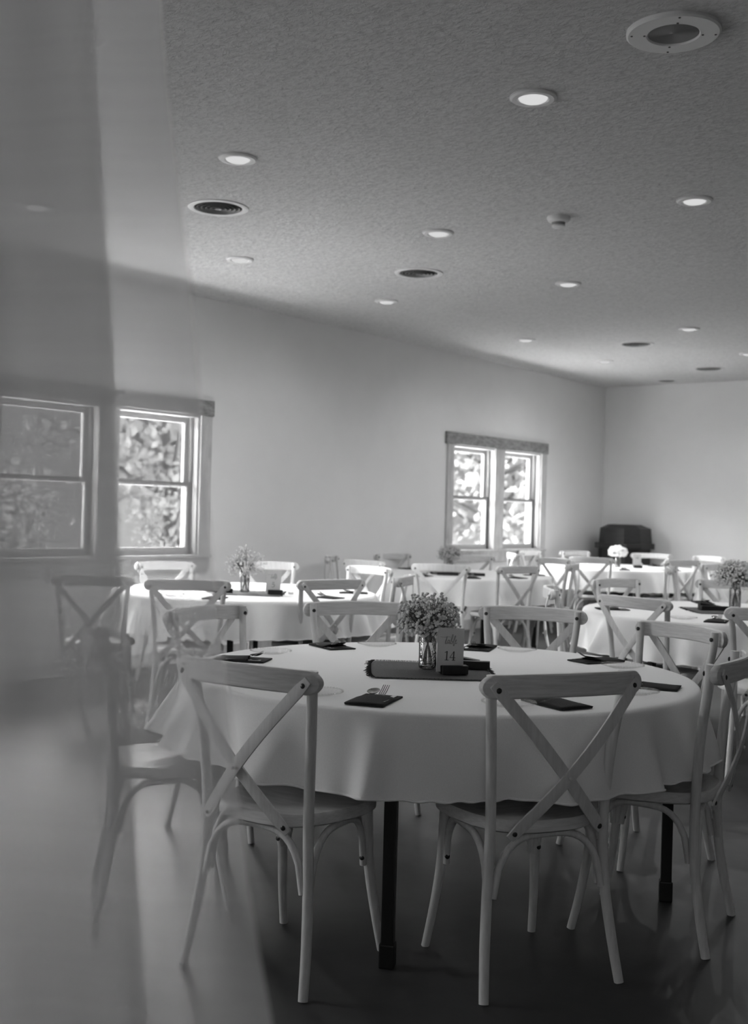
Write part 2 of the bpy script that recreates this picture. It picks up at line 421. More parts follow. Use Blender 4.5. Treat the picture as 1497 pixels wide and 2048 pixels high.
VENTS = [((2.182, 4.658), 'striped round vent nearest the curtain'), ((2.123, 6.741), 'second round vent, over the middle of the long wall'),
         ((2.015, 10.617), 'third round vent, toward the far corner'), ((1.931, 12.71), 'fourth round vent, at far right near the back wall'), ((1.023, 13.60), 'tiny pale vent against the back wall')]
vent0 = make_vent()
for i, ((x, y), lab) in enumerate(VENTS):
    if i == 0: vent0.location = (x, y, HC); vent0['label'] = lab; vent0['group'] = 'round ceiling vents'
    else: dup(vent0, (x, y, HC), 0, lab, 'round ceiling vents', scale=0.7 if i == 4 else None)
sp = thing('ceiling_speaker', 'round white ceiling speaker with grey centre grille and screws', 'speaker', (5.343, 3.864, HC))
MB().lathe([(0.167, 0), (0.167, -0.010), (0.160, -0.016), (0.095, -0.016), (0.091, -0.012), (0.0905, -0.009)], 64).build('baffle', M['vent_metal'], sp)
gr = MB().lathe([(0.0908, -0.009), (0.0005, -0.009)], 48).build('grille', M['grille'], sp)
rb = MB()
for k in range(22):
    r_ = 0.006 + k * 0.0038
    rb.lathe([(r_ - 0.001, -0.0091), (r_ - 0.0006, -0.0112), (r_ + 0.0006, -0.0112), (r_ + 0.001, -0.0091)], 40)
tag(rb.build('grille_ridges', M['grille'], gr), kind='stuff')
for k in range(4):
    a = k * PI / 2 + 0.55
    for rr in (0.148, 0.103):
        MB().lathe([(0.0042, -0.0155), (0.0042, -0.018), (0.0005, -0.0188)], 10, (rr * math.cos(a), rr * math.sin(a), 0)).build('screw', M['track'], sp)
sd = thing('smoke_detector', 'small stepped smoke detector on ceiling between two lights', 'smoke detector', (3.747, 5.901, HC))
MB().lathe([(0.068, 0), (0.068, -0.012), (0.060, -0.026), (0.044, -0.034), (0.0005, -0.034)], 32).build('base', M['vent_metal'], sd)
MB().lathe([(0.040, -0.034), (0.038, -0.050), (0.030, -0.052), (0.030, -0.0335)], 32).build('sensor_slot', M['grille'], sd)
MB().lathe([(0.0385, -0.050), (0.0385, -0.058), (0.030, -0.063), (0.0005, -0.063)], 32).build('cap', M['vent_metal'], sd)

# ------------------------------------------------------------------ cross-back chairs
def make_chair(wood, wood_h):
    r = thing('cross_back_chair', '', 'chair')
    # seat: rounded outline, slightly dished top
    out = []
    for k in range(48):
        a = 2 * PI * k / 48
        c, s = math.cos(a), math.sin(a)
        e = 2.0 / 3.2
        x = math.copysign(abs(c) ** e, c); y = math.copysign(abs(s) ** e, s)
        w = 0.205 if y > 0.2 else 0.205 - 0.045 * ((0.2 - y) / 1.2) ** 1.3
        out.append((x * w * 1.03, y * 0.208 + 0.004))
    vs, fs = [], []
    prof = [(0.955, 0.430), (1.0, 0.436), (1.0, 0.458), (0.965, 0.466), (0.85, 0.464), (0.55, 0.458), (0.25, 0.456)]
    for sx, z in prof: vs += [(x * sx, (y - 0.004) * sx + 0.004, z) for x, y in out]
    n = 48
    for i in range(len(prof) - 1):
        fs += [(i * n + k, i * n + (k + 1) % n, (i + 1) * n + (k + 1) % n, (i + 1) * n + k) for k in range(n)]
    fs += [tuple(reversed(range(n))), tuple((len(prof) - 1) * n + k for k in range(n))]
    MB().add(vs, fs).build('seat', wood_h, r, 50)
    def railY(x): return -0.222 - 0.052 * (1 - (x / 0.25) ** 2)
    # top rail: bowed plank with rounded ends
    mb = MB(); top = []
    xs = [-0.25 + 0.0315 * (1 - math.cos(PI / 2 * q / 8)) for q in range(8)] + [-0.2185 + 0.437 * q / 16 for q in range(17)] + [0.25 - 0.0315 * (1 - math.cos(PI / 2 * (7 - q) / 8)) for q in range(8)]
    N = len(xs) - 1
    for x in xs:
        d = min(0.25 - abs(x), 0.0315)
        hh = max(math.sqrt(max(0.0, 0.0315 ** 2 - (0.0315 - d) ** 2)), 0.0015)
        top.append((x, railY(x), hh))
    vs, fs = [], []
    for x, y, hh in top:
        for dy, sz in ((0.011, -0.86), (0.011, 0.86), (0.007, 1.0), (-0.007, 1.0), (-0.011, 0.86), (-0.011, -0.86), (-0.007, -1.0), (0.007, -1.0)):
            vs.append((x, y + dy, 0.838 + hh * sz + 0.006 * (1 - (x / 0.25) ** 2)))
    for i in range(N):
        fs += [(i * 8 + k, i * 8 + (k + 1) % 8, (i + 1) * 8 + (k + 1) % 8, (i + 1) * 8 + k) for k in range(8)]
    fs += [tuple(reversed(range(8))), tuple(N * 8 + k for k in range(8))]
    mb.add(vs, fs).build('top_rail', wood_h, r, 40)
    for s in (-1, 1):
        pts = smoothline([(s * 0.213, -0.216, 0), (s * 0.200, -0.190, 0.13), (s * 0.186, -0.170, 0.28), (s * 0.180, -0.168, 0.45), (s * 0.190, -0.180, 0.64), (s * 0.206, -0.2015, 0.80), (s * 0.209, -0.206, 0.866)], 6)
        rad = [0.0135 + 0.0015 * min(1, i / 8) for i in range(len(pts))]
        MB().tube(pts, rad, 12).build('rear_leg', wood, r, 50)
        pts = smoothline([(s * 0.183, 0.205, 0), (s * 0.172, 0.180, 0.12), (s * 0.160, 0.160, 0.26), (s * 0.155, 0.150, 0.432)], 6)
        rad = [0.0125 + 0.005 * (i / (len(pts) - 1)) ** 1.5 for i in range(len(pts))]
        MB().tube(pts, rad, 12).build('front_leg', wood, r, 50)
        # crossed slats, bowed backward
        N2 = 14; pts, wd, td = [], [], []
        for i in range(N2 + 1):
            t = i / N2
            x = s * (0.226 - t * 0.371); z = 0.848 - t * 0.419
            y = -0.2475 - 0.038 * math.sin(PI * t) + 0.036 * t - (0.0045 if s > 0 else -0.0045) * math.sin(PI * t)
            pts.append((x, y, z))
            wd.append(Vector((0.419, 0, -s * 0.371))); td.append(Vector((0, 1, 0)))
        ww = [0.024] + [0.034] * (N2 - 1) + [0.024]
        MB().strip(pts, wd, td, ww, 0.0065).build('cross_slat', wood, r, 30, 0.001)
    rv = MB().lathe([(0.0055, 0), (0.0055, 0.003), (0.003, 0.005), (0.0003, 0.0055)], 10).build('rivet', wood, r)
    rv.rotation_euler = (PI / 2, 0, 0); rv.location = (0, -0.2745, 0.594)
    def arch(a, b, c):
        """bent brace from a up under the seat to b; c pushes it sideways"""
        a, b = Vector(a), Vector(b); pts = []
        for i in range(19):
            t = i / 18; u = 2 * t - 1
            p = a.lerp(b, 0.5 + 0.5 * math.copysign(abs(u) ** 0.85, u))
            z = 0.262 + 0.158 * (1 - abs(u) ** 3.0) ** 0.6
            pts.append(Vector((p.x, p.y, z)) + Vector(c) * (1 - u * u))
        return MB().tube(pts, 0.0105, 8).build('brace', wood, r, 50)
    arch((-0.172, -0.176, 0), (0.172, -0.176, 0), (0, 0.01, 0))
    arch((-0.150, 0.168, 0), (0.150, 0.168, 0), (0, 0.0, 0))
    for s in (-1, 1): arch((s * 0.176, -0.152, 0), (s * 0.152, 0.142, 0), (s * 0.012, 0, 0))
    def bolt(p, ry):
        o = MB().lathe([(0.0080, -0.003), (0.0080, 0.0022), (0.005, 0.0045), (0.0003, 0.0052)], 12).build('bolt', M['bolt'], r)
        o.location = p; o.rotation_euler = (ry, 0, 0)
    for s in (-1, 1):
        bolt((s * 0.212, -0.2515, 0.832), PI / 2)
        bolt((s * 0.2075, -0.1895, 0.838), -PI / 2)
        bolt((s * 0.133, -0.2175, 0.443), PI / 2)
        o = MB().lathe([(0.0075, -0.004), (0.0075, 0.002), (0.0003, 0.0042)], 10).build('bolt', M['bolt'], r)
        o.location = (s * 0.155, 0.130, 0.285); o.rotation_euler = (PI / 2, 0, 0)
    return r
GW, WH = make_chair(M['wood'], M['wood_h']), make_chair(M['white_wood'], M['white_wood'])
R = math.radians
# x, y, facing (degrees), kind, label
FRONT = 'table 14'
CH = [
 (4.87, 2.456, 94.5, 0, 'cross-back chair in front of table 14, the one partly veiled by curtain', 14),
 (5.379, 2.853, 151.1, 0, 'cross-back chair with its back to us, at the right front of table 14', 14),
 (5.535, 3.435, 191, 0, 'side-on cross-back chair at the right end of table 14, cut by the picture edge', 14),
 (5.14, 4.12, -114, 0, 'cross-back chair facing us at the right rear of table 14, nearest the right table', 14),
 (4.51, 4.32, -71, 0, 'cross-back chair facing us just right of the flowers on table 14', 14),
 (3.96, 3.94, -36, 0, 'cross-back chair facing us just left of the flowers on table 14', 14),
 (3.79, 3.35, 4, 0, 'cross-back chair at the left rear of table 14, half behind curtain', 14),
 (4.20, 2.56, 52, 0, 'cross-back chair at left end of table 14, only seat and legs showing through the curtain', 14),
 (2.35, 5.38, 165, 0, 'cross-back chair with back to us at table 5, clear of the curtain', 5),
 (2.01, 4.67, 135, 0, 'cross-back chair with back to us at table 5, veiled with one dark bolt showing', 5),
 (1.02, 6.42, -40, 1, 'white cross-back chair against the wall just right of the table 5 card', 5),
 (0.76, 5.72, -14, 1, 'white cross-back chair under the curtained window at table 5', 5),
 (1.45, 4.45, 130, 0, 'dim cross-back chair behind the dense curtain fold at table 5', 5),
 (2.34, 5.99, -154, 0, 'narrow side-on cross-back chair just left above the flowers of table 14', 5),
 (1.64, 6.60, -98, 1, 'white cross-back chair at the far right rim of table 5', 5),
 (0.94, 7.92, 85, 1, 'bright white cross-back chair with its back to us, left of the middle table', 2),
 (0.42, 8.20, 32, 0, 'grey cross-back chair half hidden behind the bright white chair by the wall', 2),
 (0.27, 9.20, -12, 0, 'grey cross-back chair against the long wall, left of the far window', 2),
 (1.55, 7.98, 121, 1, 'pale cross-back chair with back to us, directly above the flowers of table 14', 2),
 (1.93, 8.28, 165, 0, 'grey cross-back chair with back to us at the middle table, below the far window', 2),
 (1.89, 9.17, -160, 0, 'grey side-on cross-back chair at the right rim of the middle table', 2),
 (0.80, 9.64, -45, 0, 'grey cross-back chair facing us right of the window-side flowers', 2),
 (1.36, 9.93, -104, 0, 'pale grey cross-back chair facing us below the right pane of the far window', 2),
 (1.38, 11.16, 99, 0, 'grey cross-back chair with back to us, in front of the dark cabinet', 3),
 (2.01, 11.53, 156, 0, 'grey cross-back chair with back to us, right of the dark cabinet', 3),
 (1.20, 12.86, -70, 1, 'white cross-back chair facing us just below the dark cabinet', 3),
 (1.80, 12.80, -110, 1, 'white cross-back chair by the back wall, right of the one below the cabinet', 3),
 (0.50, 12.60, -20, 1, 'white cross-back chair in the corner, left of the dark cabinet', 3),
 (0.30, 11.95, 0, 1, 'white cross-back chair at the right foot of the far window', 3),
 (0.55, 11.20, 40, 0, 'small grey cross-back chair peeping over the chair below the far window', 3),
 (2.22, 12.10, -172, 0, 'grey cross-back chair near back wall whose rail end shows as a dark block', 3),
 (4.44, 5.91, 76, 0, 'pale cross-back chair with back to us at the right table, left of its black block', 1),
 (3.76, 7.14, -14, 0, 'grey cross-back chair facing us at the far left rim of the right table', 1),
 (3.90, 6.14, 30, 1, 'white side-on cross-back chair left of the right table', 1),
 (5.06, 5.79, 123, 0, 'cross-back chair with back to us at the right table, cut by the picture edge', 1),
 (4.13, 7.66, -80, 0, 'cross-back chair facing us behind the flowers of the right table', 1),
 (3.10, 9.72, 20, 0, 'pale side-on cross-back chair left of the hindmost right table', 4),
 (3.10, 10.65, -18, 0, 'dark cross-back chair facing us at the back of the hindmost right table', 4),
 (3.68, 9.42, 72, 1, 'pale cross-back chair just above the flowers of the right table', 4),
]
GRP = {14: 'chairs round table 14', 5: 'chairs round table 5', 2: 'chairs round the middle table', 3: 'chairs round the corner table', 1: 'chairs round the right table', 4: 'chairs round the hindmost right table'}
used = [0, 0]
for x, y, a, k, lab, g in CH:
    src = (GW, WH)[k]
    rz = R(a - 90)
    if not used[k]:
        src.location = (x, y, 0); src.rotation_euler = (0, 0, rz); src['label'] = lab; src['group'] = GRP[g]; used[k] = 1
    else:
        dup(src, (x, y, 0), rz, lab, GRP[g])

# ------------------------------------------------------------------ tables and cloths
ZT = 0.737
TAB = {14: (4.78, 3.31, 'front table carrying the table 14 card'), 5: (1.66, 5.50, 'table 5 by the curtained window'), 2: (1.12, 8.83, 'middle table below the far window'),
       3: (1.25, 11.95, 'corner table before the dark cabinet'), 1: (4.50, 6.80, 'right table with flowers cut by the picture edge'), 4: (3.90, 10.10, 'hindmost table at the right, mostly out of view')}
def make_table():
    t = thing('folding_table', '', 'table')
    MB().lathe([(0.0005, 0.700), (0.860, 0.700), (0.868, 0.706), (0.868, 0.726), (0.860, 0.730), (0.0005, 0.730)], 64).build('tabletop', M['table_top'], t)
    for k in range(4):
        a = (-64.5, 27, 115.5, 207)[k]; rr = (0.80, 0.79, 0.80, 0.79)[k]
        x, y = rr * math.cos(R(a)), rr * math.sin(R(a))
        lg = MB().box((x, y, 0.36), (0.036, 0.036, 0.68), Matrix.Rotation(R(a), 3, 'Z')).build('leg', M['table_metal'], t, 0, 0.004)
        MB().box((x, y, 0.035), (0.044, 0.044, 0.07), Matrix.Rotation(R(a), 3, 'Z')).build('foot_cap', M['table_metal'], lg, 0, 0.005)
    for s in (-1, 1):
        MB().box((0, s * 0.3, 0.685), (1.1, 0.03, 0.03), Matrix.Rotation(R(25), 3, 'Z')).build('crossbar', M['table_metal'], t, 0)
    return t
def cloth_mesh(seed):
    rnd = random.Random(seed)
    N = 360; RT = 0.884
    hs = [(m, rnd.uniform(0.006, 0.014), rnd.uniform(0, 2 * PI)) for m in (7, 10, 13, 16, 19, 23)]
    sharp = [(2 * PI * (q + rnd.uniform(0.2, 0.8)) / 14, rnd.uniform(0.035, 0.07), rnd.uniform(0.04, 0.075)) for q in range(14)]
    def wave(a):
        w = sum(A * math.sin(m * a + p) for m, A, p in hs)
        for c, A, wd in sharp:
            d = (a - c + PI) % (2 * PI) - PI
            w += A * math.exp(-(d / wd) ** 2)
        return w
    prof = [(r, 0.0, 0.0) for r in (0.02, 0.25, 0.5, 0.7, 0.82, 0.862)]
    prof += [(0.876, -0.0025, 0.0), (RT, -0.010, 0.0), (RT + 0.004, -0.024, 0.03)]
    prof += [(RT + 0.006 + 0.028 * t, -0.024 - 0.204 * t, t) for t in (0.12, 0.25, 0.4, 0.55, 0.7, 0.85, 0.96, 1.0)]
    vs, fs = [], []
    for r, z, t in prof:
        for k in range(N):
            a = 2 * PI * k / N
            rr, zz = r, ZT + z
            if t > 0:
                w = wave(a)
                rr += 1.25 * w * t ** 0.85
                zz += 0.14 * w * t + (0.0025 * math.sin(61 * a + math.sin(7 * a) * 3) if t > 0.95 else 0)
                if t > 0.95: rr += 0.003 * math.sin(47 * a + 2 * math.sin(5 * a))
            else:
                zz += 0.0012 * math.sin(3 * a + r * 9) * (r / 0.88) * (1 if r < 0.85 else 0)
            vs.append((rr * math.cos(a), rr * math.sin(a), zz))
    n = len(prof)
    for i in range(n - 1):
        fs += [(i * N + k, i * N + (k + 1) % N, (i + 1) * N + (k + 1) % N, (i + 1) * N + k) for k in range(N)]
    fs.append(tuple(range(N)))
    hem = [vs[(n - 1) * N + k] for k in range(N)]
    return MB().add(vs, fs), hem
t0 = make_table()
for i, (k, (x, y, lab)) in enumerate(TAB.items()):
    tl = 'black-legged folding ' + lab + ', under its cloth'
    if i == 0: t0.location = (x, y, 0); t0['label'] = 'black-legged round folding table under the cloth with the table 14 card'; t0['group'] = 'round folding tables'
    else:
        short = {5: 'round folding table by curtained window, under the cloth with the table 5 card', 2: 'round folding table below the far window, hidden by its cloth', 3: 'round folding table in the far corner before dark cabinet, hidden by its cloth',
                 1: 'round folding table at right, behind table 14, hidden by its cloth', 4: 'hindmost round folding table at right, hidden by its cloth'}[k]
        dup(t0, (x, y, 0), R(13 * i), short, 'round folding tables')
    mb, hem = cloth_mesh(20 + k)
    lab2 = {14: 'white round tablecloth draped over the front table with the table 14 card', 5: 'white round tablecloth on the table with the table 5 card', 2: 'white round tablecloth on the middle table below the far window',
            3: 'white round tablecloth on the corner table before the dark cabinet', 1: 'white round tablecloth on the right table behind table 14', 4: 'white round tablecloth on the hindmost right table'}[k]
    c = mb.build('tablecloth', M['cloth'], None, 60)
    c.location = (x, y, 0)
    tag(c, lab2, 'tablecloth', 'white round tablecloths')
    MB().tube(hem + [hem[0]], 0.0035, 6, False).build('hem', M['hem'], c, 60)

# ------------------------------------------------------------------ place settings
def make_napkin():
    r = thing('napkin_pocket', '', 'napkin')
    # local +y points at the table centre; outer edge at y=-0.095
    MB().box((0, 0, 0.0025), (0.117, 0.190, 0.005)).build('back_fold', M['napkin'], r, 0, 0.002)
    vs, fs = [], []
    nx, ny = 9, 8
    for j in range(ny):
        for i in range(nx):
            u, v = i / (nx - 1), j / (ny - 1)
            x = -0.0585 + 0.117 * u; y = -0.096 + (0.118 + 0.020 * (u - 0.5)) * v
            z = 0.0065 + 0.010 * math.sin(PI * u) ** 0.8 * (0.25 + 0.75 * v)
            vs.append((x, y, z))
    for j in range(ny - 1):
        fs += [(j * nx + i, j * nx + i + 1, (j + 1) * nx + i + 1, (j + 1) * nx + i) for i in range(nx - 1)]
    p = MB().add(vs, fs).build('pocket', M['napkin'], r, 60)
    s = p.modifiers.new('cloth_thickness', 'SOLIDIFY'); s.thickness = 0.0025; s.offset = -1
    # fork
    fb = MB()
    fb.strip([(0.012, -0.05, 0.009), (0.012, 0.02, 0.011), (0.012, 0.035, 0.016)], Vector((1, 0, 0)), Vector((0, 0, 1)), [0.008, 0.007, 0.020], 0.0018)
    for k in range(4):
        x = 0.012 - 0.009 + 0.006 * k
        fb.strip([(x, 0.035, 0.016), (x, 0.055, 0.024), (x, 0.078, 0.037)], Vector((1, 0, 0)), Vector((0, -0.4, 1)), [0.0034, 0.003, 0.002], 0.0016)
    fb.build('fork', M['steel'], r, 30)
    sb = MB()
    sb.strip([(-0.018, -0.05, 0.009), (-0.018, 0.022, 0.012)], Vector((1, 0, 0)), Vector((0, 0, 1)), 0.007, 0.0018)
    vs, fs = [], []
    for j in range(5):
        q = j / 4
        for k in range(16):
            a = 2 * PI * k / 16
            vs.append((-0.018 + 0.019 * q * math.sin(a), 0.046 + 0.027 * q * math.cos(a), 0.014 + 0.009 * (q * q) + 0.004 * q * math.cos(a)))
    for j in range(4): fs += [(j * 16 + k, j * 16 + (k + 1) % 16, (j + 1) * 16 + (k + 1) % 16, (j + 1) * 16 + k) for k in range(16)]
    sb.add(vs, fs).build('spoon', M['steel'], r, 60)
    MB().strip([(0.040, -0.05, 0.008), (0.040, 0.02, 0.008), (0.040, 0.080, 0.0068)], Vector((1, 0, 0)), Vector((0, 0, 1)), [0.016, 0.018, 0.014], 0.002).build('knife', M['steel'], r, 30)
    return r
def make_plate():
    r = thing('glass_plate', '', 'plate')
    MB().lathe([(0.0005, 0.002), (0.045, 0.002), (0.052, 0.004), (0.070, 0.010), (0.080, 0.0125), (0.081, 0.0105), (0.071, 0.0078), (0.053, 0.0018), (0.046, 0.0), (0.0005, 0.0)], 48).build('dish', M['plate'], r, 40)
    rm = MB()
    for k in range(48):
        a = 2 * PI * k / 48
        rm.box((0.078 * math.cos(a), 0.078 * math.sin(a), 0.0125), (0.007, 0.004, 0.0035), Matrix.Rotation(a, 3, 'Z'))
    rm.build('beaded_rim', M['plate'], r, 0)
    return r
nap0, pl0 = make_napkin(), make_plate()
first = {'n': True, 'p': True}
def napkin(tab, polar, lab, rad=0.725, turn=0):
    cx, cy, _ = TAB[tab]
    x, y = cx + rad * math.cos(R(polar)), cy + rad * math.sin(R(polar))
    rz = R(polar + 90 + turn)
    g = 'napkin pockets'
    if first['n']:
        nap0.location = (x, y, ZT + 0.001); nap0.rotation_euler = (0, 0, rz); nap0['label'] = lab; nap0['group'] = g; first['n'] = False
    else: dup(nap0, (x, y, ZT + 0.001), rz, lab, g)
def plate(tab, polar, lab, rad=0.72):
    cx, cy, _ = TAB[tab]
    x, y = cx + rad * math.cos(R(polar)), cy + rad * math.sin(R(polar))
    if first['p']:
        pl0.location = (x, y, ZT + 0.001); pl0['label'] = lab; pl0['group'] = 'glass plates'; first['p'] = False
    else: dup(pl0, (x, y, ZT + 0.001), 0, lab, 'glass plates')
NP14 = [(-70.5, -86, 'between the two chairs in front', 0), (-27, -39, 'behind the right front chair', 5), (16.5, 3, 'at its right rim', 0), (69, 55, 'before the right rear chair', 0),
        (112, 99, 'just right of the number card', 0), (162, 146, 'just left of the flowers', -4), (-153, -171, 'at the left, half veiled', 0), (-112, -128, 'behind the dense curtain', 0)]
for a, b, w, tn in NP14:
    napkin(14, a, 'charcoal napkin pocket with cutlery on table 14, ' + w, turn=tn)
    plate(14, b, 'clear glass plate on table 14, ' + w)
for tab, polars, nm in ((5, ((-60, 'left of the clear near chair'), (0, 'behind the clear near chair'), (40, 'at the right rim'), (95, 'before the white far right chair'), (175, 'under the window')), 'table 5'),
                        (2, ((-80, 'at the left near rim'), (-45, 'behind the cross of the near chair'), (-10, 'at the near right rim'), (40, 'at the far right'), (165, 'beside the long wall')), 'the middle table'),
                        (3, ((-60, 'at the near rim'), (-15, 'at the right rim'), (80, 'before a white chair')), 'the corner table'),
                        (1, ((-75, 'in front of the black block'), (-140, 'behind the near pale chair'), (125, 'by the far chair'), (170, 'at the left rim')), 'the right table')):
    for p, w in polars:
        napkin(tab, p, 'dark napkin pocket on ' + nm + ', ' + w)
plate(5, -85, 'clear glass plate on table 5, at the near rim'); plate(1, -90, 'clear glass plate on the right table')

# ------------------------------------------------------------------ centrepieces
def make_vase(seed, n=760, spread=0.132, size=0.0056, squash=0.80, flower='blossom'):
    rnd = random.Random(seed)
    r = thing('flower_vase', '', 'vase')
    MB().lathe([(0.0005, 0.0), (0.026, 0.0), (0.031, 0.004), (0.0315, 0.02), (0.0315, 0.095), (0.028, 0.106), (0.027, 0.118), (0.029, 0.121), (0.027, 0.124), (0.0245, 0.118), (0.0255, 0.106), (0.029, 0.094), (0.029, 0.010), (0.0005, 0.006)], 32).build('jar', M['glass'], r, 50)
    MB().lathe([(0.0005, 0.0075), (0.028, 0.011), (0.028, 0.085), (0.0005, 0.085)], 24).build('water', M['water'], r, 50)
    st, bl = MB(), MB()
    C = Vector((0, 0, 0.115))
    heads = []
    for k in range(n):
        while True:
            p = Vector((rnd.uniform(-1, 1), rnd.uniform(-1, 1), rnd.uniform(-0.55, 1)))
            q = p.length
            if 0.25 < q < 1: break
        p = p * (0.75 + 0.25 * rnd.random()) if q > 0.8 else p
        heads.append(Vector((p.x * spread, p.y * spread, 0.175 + p.z * spread * squash)))
    mains = []
    for k in range(16):
        a = rnd.uniform(0, 2 * PI); rr = rnd.uniform(0.2, 0.75)
        top = Vector((math.cos(a) * spread * rr, math.sin(a) * spread * rr, 0.16 + rnd.uniform(0.0, 0.05)))
        b = Vector((-math.cos(a) * 0.018, -math.sin(a) * 0.018, 0.012))
        pts = smoothline([b, Vector((math.cos(a) * 0.006, math.sin(a) * 0.006, 0.10)), top], 4)
        st.tube(pts, [0.0016] * len(pts), 5); mains.append(top)
    for h in heads:
        m = min(mains, key=lambda q: (q - h).length + rnd.uniform(0, 0.03))
        b = Vector((0, 0, 0.12)).lerp(m, rnd.uniform(0.5, 0.95))
        st.tube([b, b.lerp(h, 0.6) + Vector((0, 0, -0.004)), h], [0.0006, 0.0005, 0.0004], 3, False)
        s = size * rnd.uniform(0.75, 1.25)
        d = (h - Vector((0, 0, 0.13))).normalized(); e = d.orthogonal().normalized(); g = d.cross(e)
        # small ruffled blossom: a rounded head of uneven petals
        vs = [h - d * s]
        for lat, rr, off in ((-0.35, 0.85, 0), (0.35, 1.0, 0.5)):
            vs += [h + d * s * (lat + rnd.uniform(-0.15, 0.15)) + (e * math.cos(2 * PI * (i + off) / 6) + g * math.sin(2 * PI * (i + off) / 6)) * s * rr * rnd.uniform(0.8, 1.1) for i in range(6)]
        vs.append(h + d * s * 0.75)
        fs = [(0, 1 + (i + 1) % 6, 1 + i) for i in range(6)] + [(13, 7 + i, 7 + (i + 1) % 6) for i in range(6)]
        fs += [(1 + i, 1 + (i + 1) % 6, 7 + i) for i in range(6)] + [(1 + (i + 1) % 6, 7 + (i + 1) % 6, 7 + i) for i in range(6)]
        bl.add(vs, fs)
    tag(st.build('stems', M['stem'], r, 60), kind='stuff')
    tag(bl.build('blossoms', M[flower], r, 0), kind='stuff')
    return r
va = make_vase(1)
va.location = (4.738, 3.291, ZT + 0.007)
tag(va, "glass jar with a full ball of baby's breath on the front table", None, 'flower jars')
vb = make_vase(2, 260, 0.15, 0.0052, 0.95)
vb.location = (1.79, 5.36, ZT + 0.007)
tag(vb, "glass jar with sparse loose baby's breath beside the table 5 card", None, 'flower jars')
dup(va, (1.06, 8.80, ZT + 0.004), 1.3, "jar of baby's breath in front of the far window's lower left corner", 'flower jars')
vc = make_vase(4, 260, 0.115, 0.013, 0.75, 'pale_blossom')
vc.location = (1.30, 11.80, ZT + 0.004)
tag(vc, 'jar of pale white flowers in front of the dark cabinet', None, 'flower jars')
dup(va, (4.42, 7.08, ZT + 0.007), 3.7, "jar of baby's breath on the right table, cut by the picture edge", 'flower jars', scale=1.15)

# lettering: flat strokes of real thickness on the card's face (local x right, z up, -y towards the reader)
def stroke(mb, pts, w, y=-0.0016):
    pts = [Vector((p[0], 0, p[1])) for p in pts]
    n = len(pts); vs = []
    w = w if isinstance(w, list) else [w] * n
    for i, p in enumerate(pts):
        d = (pts[min(i + 1, n - 1)] - pts[max(i - 1, 0)]).normalized(); q = Vector((-d.z, 0, d.x)) * w[i] / 2
        vs += [p + q + Vector((0, y, 0)), p - q + Vector((0, y, 0)), p - q + Vector((0, y + 0.0008, 0)), p + q + Vector((0, y + 0.0008, 0))]
    fs = [(i * 4 + k, i * 4 + (k + 1) % 4, (i + 1) * 4 + (k + 1) % 4, (i + 1) * 4 + k) for i in range(n - 1) for k in range(4)]
    mb.add(vs, fs + [(3, 2, 1, 0), tuple((n - 1) * 4 + k for k in range(4))])
def sl2(pts, n=6): return [(p.x, p.y) for p in smoothline([Vector((a, b, 0)) for a, b in pts], n)]
def script_table(mb, ox, oz, k):
    """the word 'table' in looping brush script; k = x-height"""
    P = lambda L: [(ox + k * x, oz + k * z) for x, z in L]
    w = k * 0.20
    stroke(mb, P(sl2([(-1.6, 1.75), (-0.6, 1.68), (0.1, 1.75), (0.9, 1.85), (1.3, 1.68)])), w * 0.6)       # cross-bar
    stroke(mb, P(sl2([(0.35, 1.95), (0.12, 1.1), (-0.12, 0.2), (0.0, -0.1), (0.35, 0.25)])), w)               # t
    stroke(mb, P(sl2([(1.0, 0.95), (0.65, 0.9), (0.42, 0.4), (0.55, 0.0), (0.85, 0.35), (1.05, 0.95), (0.92, 0.2), (1.1, 0.0), (1.35, 0.4)])), w)   # a
    stroke(mb, P(sl2([(1.35, 0.4), (1.85, 1.6), (2.0, 2.4), (1.78, 2.35), (1.5, 1.2), (1.35, 0.1), (1.6, -0.02), (1.9, 0.4), (1.72, 0.75), (1.95, 0.55), (2.1, 0.5)])), w)  # b
    stroke(mb, P(sl2([(2.1, 0.5), (2.6, 1.6), (2.7, 2.15), (2.48, 2.0), (2.2, 0.9), (2.1, -0.35), (2.3, -0.5), (2.5, 0.2)])), w)   # l
    stroke(mb, P(sl2([(2.5, 0.35), (2.85, 0.7), (2.95, 1.1), (2.7, 0.95), (2.6, 0.4), (2.8, 0.05), (3.15, 0.35)])), w)            # e
def digits(mb, s, ox, oz, h):
    w, t = h * 0.13, h * 0.05
    for ch in s:
        P = lambda L: [(ox + h * a, oz + h * b) for a, b in L]
        if ch == '1':
            stroke(mb, P([(0.30, 0.0), (0.34, 1.0)]), w); stroke(mb, P([(0.08, 0.84), (0.20, 0.88), (0.36, 0.99)]), t * 1.3); stroke(mb, P([(0.08, 0.02), (0.54, 0.02)]), t * 1.3)
            ox += h * 0.62
        elif ch == '4':
            stroke(mb, P([(0.46, 0.0), (0.50, 1.0)]), w); stroke(mb, P([(0.48, 0.98), (0.04, 0.31)]), t); stroke(mb, P([(0.02, 0.31), (0.68, 0.31)]), t * 1.3); stroke(mb, P([(0.28, 0.02), (0.66, 0.02)]), t * 1.3)
            ox += h * 0.74
        elif ch == '5':
            stroke(mb, P([(0.56, 0.97), (0.16, 0.97)]), t * 2); stroke(mb, P([(0.17, 0.97), (0.12, 0.55)]), t)
            stroke(mb, P(sl2([(0.12, 0.55), (0.36, 0.64), (0.58, 0.45), (0.56, 0.18), (0.32, 0.0), (0.06, 0.08)])), w * 0.8)
            ox += h * 0.7
